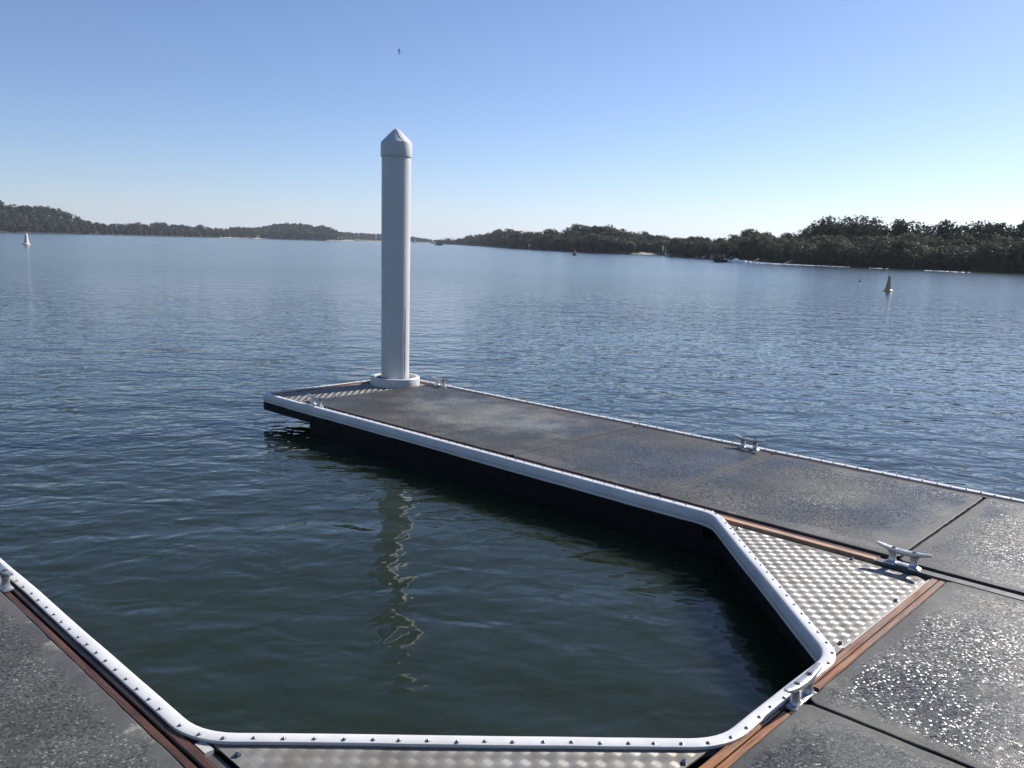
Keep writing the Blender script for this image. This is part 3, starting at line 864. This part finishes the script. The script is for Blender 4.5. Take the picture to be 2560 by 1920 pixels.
def plant(shore, sky, front, az, off, frac, kind, label, group, name, wide=1.0, hmin=2.2, hmax=16, grd=None):
    if shore is SH_D1 and 33.6 < az < 35.2: off += 5
    if shore is SH_D2 and az > 32.9 and off < 20: return
    D = lerp_table(shore, az) + off
    e = lerp_table(sky, az) * frac if front is None else lerp_table(front, az) * frac
    z = ground_d(off) if grd is None else grd(az, D, off, ground_d(off))
    h = EYE.z + D * tan(radians(e)) - z
    h = max(hmin, min(hmax, h))
    tree(kind, D * cos(radians(az)), D * sin(radians(az)), z - 0.1, h, label, group, name, wide)
def where2(a):
    return ('behind the speedboat' if a > 28.3 else 'behind the white wake' if a > 24.2 else 'below the tallest tree' if a > 20.9
            else 'behind the yellow buoy' if a > 17.2 else 'at the right edge of the view')
def where1(a):
    return ('at its far tip by the cabin boat' if a > 44.5 else 'behind the pale marker post' if a > 40.2 else 'behind the red buoy' if a > 36.2 else 'beside the sandy inlet')
# near right bank, 130 to 230 m away
az = 33.1
while az > 4.0:
    D = lerp_table(SH_D2, az)
    plant(SH_D2, SKY_D2, FRONT_D2, az, random.uniform(2, 5), random.uniform(0.50, 0.92), 'mangrove', 'grey green mangrove tree on the near right bank ' + where2(az), 'mangroves along the near right bank', 'mangrove_tree', random.uniform(.9, 1.2))
    az -= math.degrees(2.1 / D) * random.uniform(.7, 1.3)
az = 33.0
while az > 4.0:
    D = lerp_table(SH_D2, az)
    plant(SH_D2, SKY_D2, FRONT_D2, az, random.uniform(8, 15), random.uniform(0.92, 1.10), 'mangrove', 'grey green mangrove tree on the near right bank ' + where2(az), 'mangroves along the near right bank', 'mangrove_tree', random.uniform(.8, 1.1))
    az -= math.degrees(3.2 / D) * random.uniform(.7, 1.3)
az = 31.5
while az > 4.0:
    D = lerp_table(SH_D2, az)
    if not 20.9 < az < 24.0:
        plant(SH_D2, SKY_D2, None, az, random.uniform(24, 40), random.uniform(0.88, 1.06), 'tall', 'dark taller tree over the right bank mangroves ' + where2(az), 'taller trees behind the mangroves', 'bank_tree', random.uniform(.85, 1.15))
    az -= math.degrees(3.1 / D) * random.uniform(.7, 1.25)
for az, fr, lab in ((23.55, 1.0, 'small open crowned tree left of the tallest tree on the right bank'), (22.6, 1.0, 'tallest dark tree on the right bank with sky showing through its crown'), (21.45, 1.0, 'dark round topped tree beside the tallest tree on the right bank')):
    plant(SH_D2, SKY_D2, None, az, 26, fr, 'open', lab, 'open crowned trees on the right bank', 'eucalyptus_tree', 1.05)
for az in (23.2, 22.2, 21.7, 21.1):
    plant(SH_D2, SKY_D2, None, az, 36, 0.80, 'tall', 'dark taller tree over the right bank mangroves ' + where2(az), 'taller trees behind the mangroves', 'bank_tree', 1.1)
# far right bank, 260 to 900 m away
hz1 = hill_z(SKY_D1, 9.0)
G1 = ('trees on the more distant bank',)
az = 48.2
while az > 32.2:
    D = lerp_table(SH_D1, az)
    plant(SH_D1, SKY_D1, None, az, random.uniform(3, 7), random.uniform(0.40, 0.62), 'mangrove', 'rounded front tree on the distant wooded bank ' + where1(az), *G1, 'bank_tree', 1.2, 2.5, 14, hz1)
    az -= math.degrees(max(4.5, D * 0.013) / D) * random.uniform(.7, 1.3)
az = 48.0
while az > 32.0:
    D = lerp_table(SH_D1, az)
    plant(SH_D1, SKY_D1, None, az, random.uniform(12, 30), random.uniform(0.62, 0.85), 'tall', 'dark middle tree on the distant wooded bank ' + where1(az), *G1, 'bank_tree', 1.25, 3, 16, hz1)
    az -= math.degrees(max(4.5, D * 0.013) / D) * random.uniform(.7, 1.3)
az = 47.8
while az > 31.5:
    D = lerp_table(SH_D1, az)
    plant(SH_D1, SKY_D1, None, az, random.uniform(45, 75), random.uniform(0.88, 1.08), 'tall', 'dark skyline tree on the distant wooded bank ' + where1(az), *G1, 'bank_tree', 1.15, 4, 16, hz1)
    az -= math.degrees(max(4.2, D * 0.011) / D) * random.uniform(.7, 1.3)

# far woods that read as one mass
def wood(name, shore, sky, az0, az1, rows, n_az, label, size, grd, seed, mat):
    rnd = random.Random(seed); mb = MB()
    for ri, (off, lo, hi) in enumerate(rows):
        for i in range(n_az):
            az = az0 + (az1 - az0) * (i + rnd.random()) / n_az
            o = off * rnd.uniform(.8, 1.2)
            if shore is SH_D1 and 33.5 < az < 35.3: o += 5
            D = lerp_table(shore, az) + o
            z = grd(az, D, o, ground_d(o))
            top = EYE.z + D * tan(radians(lerp_table(sky, az))) * rnd.uniform(lo, hi)
            h = max(3.0, top - z); h = min(h, 15); top = z + h
            x, y = D * cos(radians(az)), D * sin(radians(az))
            r = h * rnd.uniform(.34, .5)
            for k in range(130):
                d = Vector((rnd.gauss(0, 1), rnd.gauss(0, 1), rnd.gauss(0, 1))).normalized()
                q = rnd.uniform(.6, 1.0)
                bump = 1 + .35 * noise.noise((d.x * 2 + az * 9, d.y * 2, d.z * 2))
                p = Vector((x + d.x * r * q * bump, y + d.y * r * q * bump, z + h * (.52 + .47 * d.z * q)))
                nrm = (d + Vector((rnd.gauss(0, .5), rnd.gauss(0, .5), rnd.gauss(.3, .5)))).normalized()
                u = nrm.orthogonal().normalized(); w = nrm.cross(u); s = size * rnd.uniform(.6, 1.3)
                mb.add([p - u * s, p + w * s * .6, p + u * s, p - w * s * .6], [(0, 1, 2), (0, 2, 3)])
    return tag(obj(name, mb, mat), label, kind='stuff')
ROWS = [(4, .28, .45), (16, .45, .66), (38, .66, .85), (68, .92, 1.02), (90, .92, 1.02)]
wood('far_wood', SH_A, SKY_A, 80, 60.2, ROWS, 75, 'dark wood covering the low hill on the left bank', 0.95, hill_z(SKY_A, 9), 3, MAT['leaf_d'])
wood('far_wood', SH_B, SKY_B, 61.8, 54.75, [(9, .35, .5), (20, .5, .7), (45, .7, .9), (75, .93, 1.02), (95, .93, 1.02)], 34, 'dark wood on the sandy point left of the pile', 1.1, hill_z(SKY_B, 9), 4, MAT['leaf_d'])
wood('far_wood', SH_C, SKY_C, 57, 47.2, [(22, .5, .7), (60, .9, 1.0), (90, .95, 1.02)], 60, 'low wood on the distant bank behind the pile', 1.3, hill_z(SKY_C, 8), 5, MAT['leaf_d'])

wood('bank_undergrowth', SH_D2, FRONT_D2, 33.2, 3.0, [(0.5, .22, .42), (2.5, .40, .68), (7, .5, .75)], 75, 'dense low growth under the mangroves of the near right bank', 0.22, lambda a, d, o, z: z, 6, MAT['leaf_m'])
wood('bank_thicket', SH_D2, SKY_D2, 32.8, 3.0, [(26, .55, .74), (36, .66, .80)], 62, 'dark thicket behind the mangroves of the near right bank', 0.26, lambda a, d, o, z: z, 7, MAT['leaf_d'])
wood('bank_thicket', SH_D1, SKY_D1, 48.6, 31.5, [(2, .22, .40), (10, .40, .62), (30, .6, .8), (55, .75, .92)], 85, 'dark thicket filling the more distant wooded bank', 0.42, hill_z(SKY_D1, 9.0), 8, MAT['leaf_d'])

# ------------------------------------------------------------------ buoys, boats, bird
def flat(name, c, rough=0.5): return simple(name, c, rough, 0.0, 0.12, 4.0)
def buoy_cone(name, loc, h, r, label, body_mat, base_mat, lean=(0, 0)):
    t = thing(name, (0, 0, 0), label, 'buoy', 'conical buoys')
    mb = MB(); mb.lathe([(r * .2, -h * .3), (r * .75, -h * .2), (r, -h * .05), (r * 1.02, h * .05), (r * .86, h * .10), (r * .60, h * .14)], n=20)
    obj('float_base', mb, base_mat, t, smooth=40)
    mb = MB(); mb.lathe([(r * .66, h * .12), (r * .60, h * .22), (r * .46, h * .5), (r * .34, h * .82), (r * .30, h * .97), (r * .25, h)], n=20)
    obj('cone_body', mb, body_mat, t, smooth=40)
    mb = MB(); mb.lathe([(r * .20, h * .995), (r * .20, h * 1.03), (r * .12, h * 1.05)], n=12)
    obj('top_cap', mb, body_mat, t, smooth=40)
    t.location = loc; t.rotation_euler = (lean[0], lean[1], 0.4)
    return t
buoy_cone('conical_buoy', (37.36, 124.0, WATER), 1.42, 0.50, 'small pale conical buoy far out on the left side of the river', flat('weathered_white_buoy', (0.62, 0.56, 0.50)), flat('pale_buoy_base', (0.6, 0.55, 0.48)), (0.0, 0.05))
buoy_cone('conical_buoy', (45.96, 16.2, WATER), 0.80, 0.235, 'weathered yellow brown conical buoy floating on the right in front of the mangroves', flat('weathered_yellow_buoy', (0.36, 0.30, 0.19)), flat('yellow_buoy_base', (0.50, 0.42, 0.14)), (0.02, 0.04))
t = thing('channel_buoy', (0, 0, 0), 'red channel buoy on a dark round float in mid river', 'buoy')
mb = MB(); mb.lathe([(0.3, -.3), (.48, -.1), (.50, .10), (.46, .22), (.3, .26)], n=18); obj('float_base', mb, flat('black_buoy_base', (0.02, 0.02, 0.025)), t, smooth=40)
mb = MB(); mb.lathe([(.26, .25), (.26, .72), (.20, .80)], n=16); obj('red_drum', mb, flat('red_paint', (0.30, 0.035, 0.045)), t, smooth=40)
mb = MB(); mb.lathe([(.15, .80), (.15, .95), (.08, 1.02)], n=12); obj('lamp_top', mb, flat('dark_lamp', (0.03, 0.03, 0.03)), t, smooth=40)
t.location = (139.4, 114.05, WATER)
t = thing('float_ball', (59.58, 22.95, WATER), 'tiny grey mooring float left of the yellow buoy', 'float')
mb = MB(); mb.lathe([(0.02, -.06), (.06, -.04), (.085, .0), (.085, .05), (.06, .10), (.02, .12)], 59.58, 22.95, 14); mb.v = [(x, y, z + WATER) for x, y, z in mb.v]
obj('ball', mb, flat('grey_float', (0.10, 0.12, 0.15)), t, smooth=60)
mb = MB(); mb.tube([(59.58, 22.95, WATER + .11), (59.58, 22.95, WATER + .16)], [.015, .012], 8)
obj('eyelet', mb, MAT['chrome'], t)
# speedboat, built along +x then turned
boat = thing('speedboat', (0, 0, 0), 'small dark speedboat with raised bow throwing a white wake by the right bank', 'boat')
def hull_mesh(L=4.3, B=1.75, H=0.75):
    mb = MB(); rings = []
    for i in range(11):
        u = i / 10; x = -L / 2 + L * u
        b = B / 2 * (1 - max(0, (u - .45) / .55) ** 2.2) + 0.02
        sh = H * (0.78 + 0.34 * u * u); k = -0.20 + 0.40 * max(0, (u - .6) / .4) ** 2
        rings.append([(x, -b, sh), (x, -b * .98, sh * .55), (x, -b * .72, k + .18), (x, 0, k), (x, b * .72, k + .18), (x, b * .98, sh * .55), (x, b, sh),
                      (x, b * .88, sh), (x, b * .84, max(.18, k + .2)), (x, -b * .84, max(.18, k + .2)), (x, -b * .88, sh)])
    mb.loft(rings); return mb
obj('hull', hull_mesh(), flat('navy_hull', (0.018, 0.022, 0.032), 0.3), boat, smooth=35)
mb = MB(); mb.box(0.15, 0.75, -0.45, 0.45, 0.2, 0.80); obj('console', mb, flat('dark_console', (0.03, 0.03, 0.035)), boat)
mb = MB(); mb.add([(0.72, -.5, .80), (.72, .5, .80), (.42, .42, 1.18), (.42, -.42, 1.18), (0.69, -.5, .80), (.69, .5, .80), (.39, .42, 1.18), (.39, -.42, 1.18)], [(0, 1, 2, 3), (7, 6, 5, 4), (0, 3, 7, 4), (1, 5, 6, 2), (3, 2, 6, 7), (0, 4, 5, 1)])
obj('windscreen', mb, simple('smoked_screen', (0.04, 0.05, 0.06), 0.1), boat)
mb = MB(); mb.loft([[(x, y, z) for x, y, z in ((-2.45, -.2, .55), (-2.0, -.2, .55), (-2.0, .2, .55), (-2.45, .2, .55))], [(-2.5, -.2, .85), (-2.0, -.22, .9), (-2.0, .22, .9), (-2.5, .2, .85)], [(-2.42, -.14, 1.1), (-2.08, -.16, 1.12), (-2.08, .16, 1.12), (-2.42, .14, 1.1)]])
mb.box(-2.36, -2.16, -.06, .06, -.35, .56)
obj('outboard_motor', mb, flat('black_motor', (0.015, 0.015, 0.017), 0.35), boat)
mb = MB(); mb.box(-0.95, -0.45, -.6, .6, .2, .50); obj('seat', mb, flat('pale_seat', (0.30, 0.30, 0.30)), boat)
mb = MB(); mb.tube([(0.9, -.70, .95), (1.6, -.45, 1.12), (2.02, 0, 1.2), (1.6, .45, 1.12), (.9, .70, .95)], [.02] * 5, 6); obj('bow_rail', mb, MAT['chrome'], boat)
BL = Vector((124.3, 70.9, WATER + 0.02)); BH = atan2(14.0, 3.0)
boat.location = BL; boat.rotation_euler = (0, radians(-5.0), BH)
# the driver
def skinned(name, verts, edges, radii, mat):
    me = bpy.data.meshes.new(name); me.from_pydata(verts, edges, []); me.materials.append(mat)
    o = bpy.data.objects.new(name, me); COL.objects.link(o)
    sm = o.modifiers.new('skin', 'SKIN')
    lay = me.skin_vertices[0] if me.skin_vertices else None
    if lay is None:
        bpy.context.view_layer.objects.active = o
        lay = me.skin_vertices[0]
    for i, r in enumerate(radii): lay.data[i].radius = r
    lay.data[0].use_root = True
    o.modifiers.new('sub', 'SUBSURF').levels = 1
    o.modifiers['sub'].render_levels = 1
    return o
PV = [(-.55, 0, .58), (-.52, 0, .80), (-.48, 0, 1.02), (-.47, 0, 1.10), (-.45, 0, 1.24), (-.45, 0, 1.33),
      (-.48, -.20, 1.02), (-.34, -.26, .84), (-.08, -.18, .90), (.0, -.16, .92), (-.48, .20, 1.02), (-.34, .26, .84), (-.08, .18, .90), (.0, .16, .92),
      (-.50, -.11, .56), (-.12, -.13, .60), (-.10, -.13, .28), (.06, -.13, .23), (-.50, .11, .56), (-.12, .13, .60), (-.10, .13, .28), (.06, .13, .23)]
PE = [(0, 1), (1, 2), (2, 3), (3, 4), (4, 5), (2, 6), (6, 7), (7, 8), (8, 9), (2, 10), (10, 11), (11, 12), (12, 13), (0, 14), (14, 15), (15, 16), (16, 17), (0, 18), (18, 19), (19, 20), (20, 21)]
PR = [(.15, .12), (.14, .11), (.15, .11), (.06, .06), (.10, .09), (.08, .08), (.06, .06), (.045, .045), (.035, .035), (.04, .03), (.06, .06), (.045, .045), (.035, .035), (.04, .03),
      (.085, .085), (.065, .065), (.045, .045), (.04, .03), (.085, .085), (.065, .065), (.045, .045), (.04, .03)]
drv = skinned('person', PV, PE, PR, flat('dark_clothes', (0.03, 0.035, 0.045)))
drv.location = BL; drv.rotation_euler = (0, radians(-5.0), BH)
tag(drv, 'person in dark clothes sitting at the wheel of the speedboat', 'person')
# wake: a low uneven ridge of foam
mb = MB(); rnd = random.Random(5)
WK = [(124.1, 68.9), (123.6, 66), (123.4, 60), (123.2, 54), (122.4, 48), (121.0, 42), (119.0, 36), (116.5, 30), (113.5, 24.3), (109.0, 16), (104, 8)]
wp_pts = []
for (ax, ay), (bx, by) in zip(WK, WK[1:]):
    n = int(hypot(bx - ax, by - ay) / 0.25)
    for i in range(n): wp_pts.append((ax + (bx - ax) * i / n, ay + (by - ay) * i / n))
for i, (x, y) in enumerate(wp_pts):
    s = i * .25
    w = 0.45 + min(0.9, s * .03); dens = 6 if s < 12 else (2 if rnd.random() < max(.25, 1 - s * .018) else 1)
    hgt = 0.62 * math.exp(-s / 4.0) + 0.06
    if s > 14 and noise.noise((s * .16, 9, 0)) < -0.22 + s * .006: continue
    for k in range(dens):
        px, py = x + rnd.gauss(0, w * .5), y + rnd.gauss(0, .2)
        r = rnd.uniform(.10, .26) * (1.25 if s < 6 else .9); hh = hgt * rnd.uniform(.5, 1.2)
        V = [(px + r * cos(a), py + r * 1.5 * sin(a), WATER - .01) for a in (0, 1.26, 2.51, 3.77, 5.03)] + [(px + r * .4 * cos(a), py + r * .5 * sin(a), WATER + hh) for a in (0.6, 2.7, 4.8)]
        mb.add(V, [(0, 1, 5), (1, 2, 6), (1, 6, 5), (2, 3, 6), (3, 7, 6), (3, 4, 7), (4, 0, 5), (4, 5, 7), (5, 6, 7)])
tag(obj('boat_wake', mb, simple('white_foam', (0.85, 0.87, 0.88), 0.8)), 'white foam wake trailing from the speedboat to the right', kind='stuff')
# small cabin boat far upriver
cb = thing('cabin_boat', (0, 0, 0), 'small brown cabin boat far away at the tip of the wooded bank', 'boat')
obj('hull', hull_mesh(5.2, 2.0, 0.8), flat('brown_hull', (0.10, 0.065, 0.045)), cb, smooth=35)
mb = MB(); mb.loft([[(-.9, -.8, .6), (1.0, -.7, .6), (1.0, .7, .6), (-.9, .8, .6)], [(-.9, -.75, 1.75), (.6, -.65, 1.75), (.6, .65, 1.75), (-.9, .75, 1.75)]]); obj('cabin', mb, flat('tan_cabin', (0.20, 0.15, 0.10)), cb)
mb = MB(); mb.box(-1.2, .8, -.85, .85, 1.752, 1.83); obj('cabin_roof', mb, flat('dark_roof', (0.05, 0.045, 0.04)), cb)
cb.location = (350.15, 394.8, WATER); cb.rotation_euler = (0, 0, radians(-30))
# small white sail beyond
sb = thing('sailing_boat', (0, 0, 0), 'tiny white sailing boat just right of the pile near the far beach', 'boat')
obj('hull', hull_mesh(6.0, 2.0, 0.8), flat('white_hull', (0.75, 0.75, 0.75)), sb, smooth=35)
mb = MB(); mb.tube([(0.4, 0, .3), (.4, 0, 7.0)], [.06, .04], 6); obj('mast', mb, flat('mast_grey', (0.5, 0.5, 0.5)), sb)
mb = MB(); mb.add([(.3, 0, 1.2), (-2.4, .25, 1.2), (.3, 0, 6.8), (-.9, .28, 3.4), (.3, .03, 1.2), (-2.4, .28, 1.2), (.3, .03, 6.8), (-.9, .31, 3.4)], [(0, 1, 3), (0, 3, 2), (4, 7, 5), (4, 6, 7), (1, 5, 7, 3), (3, 7, 6, 2), (0, 4, 5, 1), (0, 2, 6, 4)])
obj('sail', mb, flat('white_sail', (0.8, 0.8, 0.78)), sb)
a = radians(50.05); sb.location = (1250 * cos(a), 1250 * sin(a), WATER); sb.rotation_euler = (0, 0, radians(140))
# marker posts on the shores
def marker(az, D, h, w, label, z=0.0):
    x, y = D * cos(radians(az)), D * sin(radians(az))
    t = thing('marker_post', (x, y, z), label, 'marker post', 'channel marker posts')
    mb = MB(); mb.tube([(x, y, z - 0.5), (x, y, z + h)], [w, w * .9], 8); obj('post', mb, flat('weathered_post', (0.55, 0.52, 0.45)), t)
    mb = MB(); mb.box(x - w * 2.4, x + w * 2.4, y - w * 2.4, y + w * 2.4, z + h * .55, z + h * .98); obj('board', mb, flat('pale_board', (0.42, 0.40, 0.34)), t)
marker(55.06, 1022, 4.5, 0.28, 'left one of two pale marker posts on the sandy point')
marker(54.86, 1026, 4.8, 0.34, 'right one of two pale marker posts on the sandy point')
marker(42.35, 346, 2.4, 0.13, 'pale marker post standing before the far wooded bank left of the red buoy', -0.3)
marker(33.45, 240, 2.8, 0.09, 'thin pale post at the tip of the sandy inlet', -0.3)
# bird
bd = thing('bird', (0, 0, 0), 'dark bird gliding high in the sky above the pile', 'bird')
mb = MB(); mb.loft([[(x, r * cos(a), r * sin(a) * .9) for a in (0, 1.05, 2.09, 3.14, 4.19, 5.24)] for x, r in ((-.36, .012), (-.24, .03), (-.08, .07), (.08, .075), (.18, .05), (.24, .042), (.29, .03), (.36, .006))]); obj('body', mb, MAT['gull'], bd, smooth=60)
def wing(s):
    mb = MB(); top = []; bot = []
    for y, x0, x1, z in ((.05, -.10, .12, .02), (.30, -.06, .15, .10), (.55, -.10, .06, .07), (.80, -.20, -.10, -.02), (.88, -.24, -.22, -.05)):
        top.append([(x0, s * y, z), ((x0 + x1) / 2, s * y, z + .018), (x1, s * y, z), ((x0 + x1) / 2, s * y, z - .008)])
    mb.loft(top); return mb
obj('wing', wing(1), MAT['gull'], bd); obj('wing', wing(-1), MAT['gull'], bd)
mb = MB(); mb.loft([[(-.33, -.02, .005), (-.33, .02, .005), (-.33, .02, -.005), (-.33, -.02, -.005)], [(-.52, -.08, .004), (-.52, .08, .004), (-.52, .08, -.004), (-.52, -.08, -.004)]]); obj('tail', mb, MAT['gull'], bd)
a, e, D = radians(51.15), radians(11.885), 150.0
bd.location = (D * cos(a) * cos(e), D * sin(a) * cos(e), EYE.z + D * sin(e)); bd.rotation_euler = (radians(-48), radians(-8), radians(150))

# ------------------------------------------------------------------ air
HAZE = 0.00013
if HAZE > 0:
    mb = MB(); mb.box(-1000, 9100, -1900, 9100, -1.6, 110.0)
    hm = bpy.data.materials.new('haze'); hm.use_nodes = True; ht = hm.node_tree; ht.nodes.clear()
    ho = ht.nodes.new('ShaderNodeOutputMaterial'); hv = ht.nodes.new('ShaderNodeVolumePrincipled')
    hv.inputs['Color'].default_value = (0.80, 0.88, 1.0, 1.0); hv.inputs['Density'].default_value = HAZE; hv.inputs['Anisotropy'].default_value = 0.2
    ht.links.new(hv.outputs[0], ho.inputs['Volume'])
    tag(obj('haze', mb, hm), 'thin blue haze over the river', kind='stuff')
print('trees', TREES)
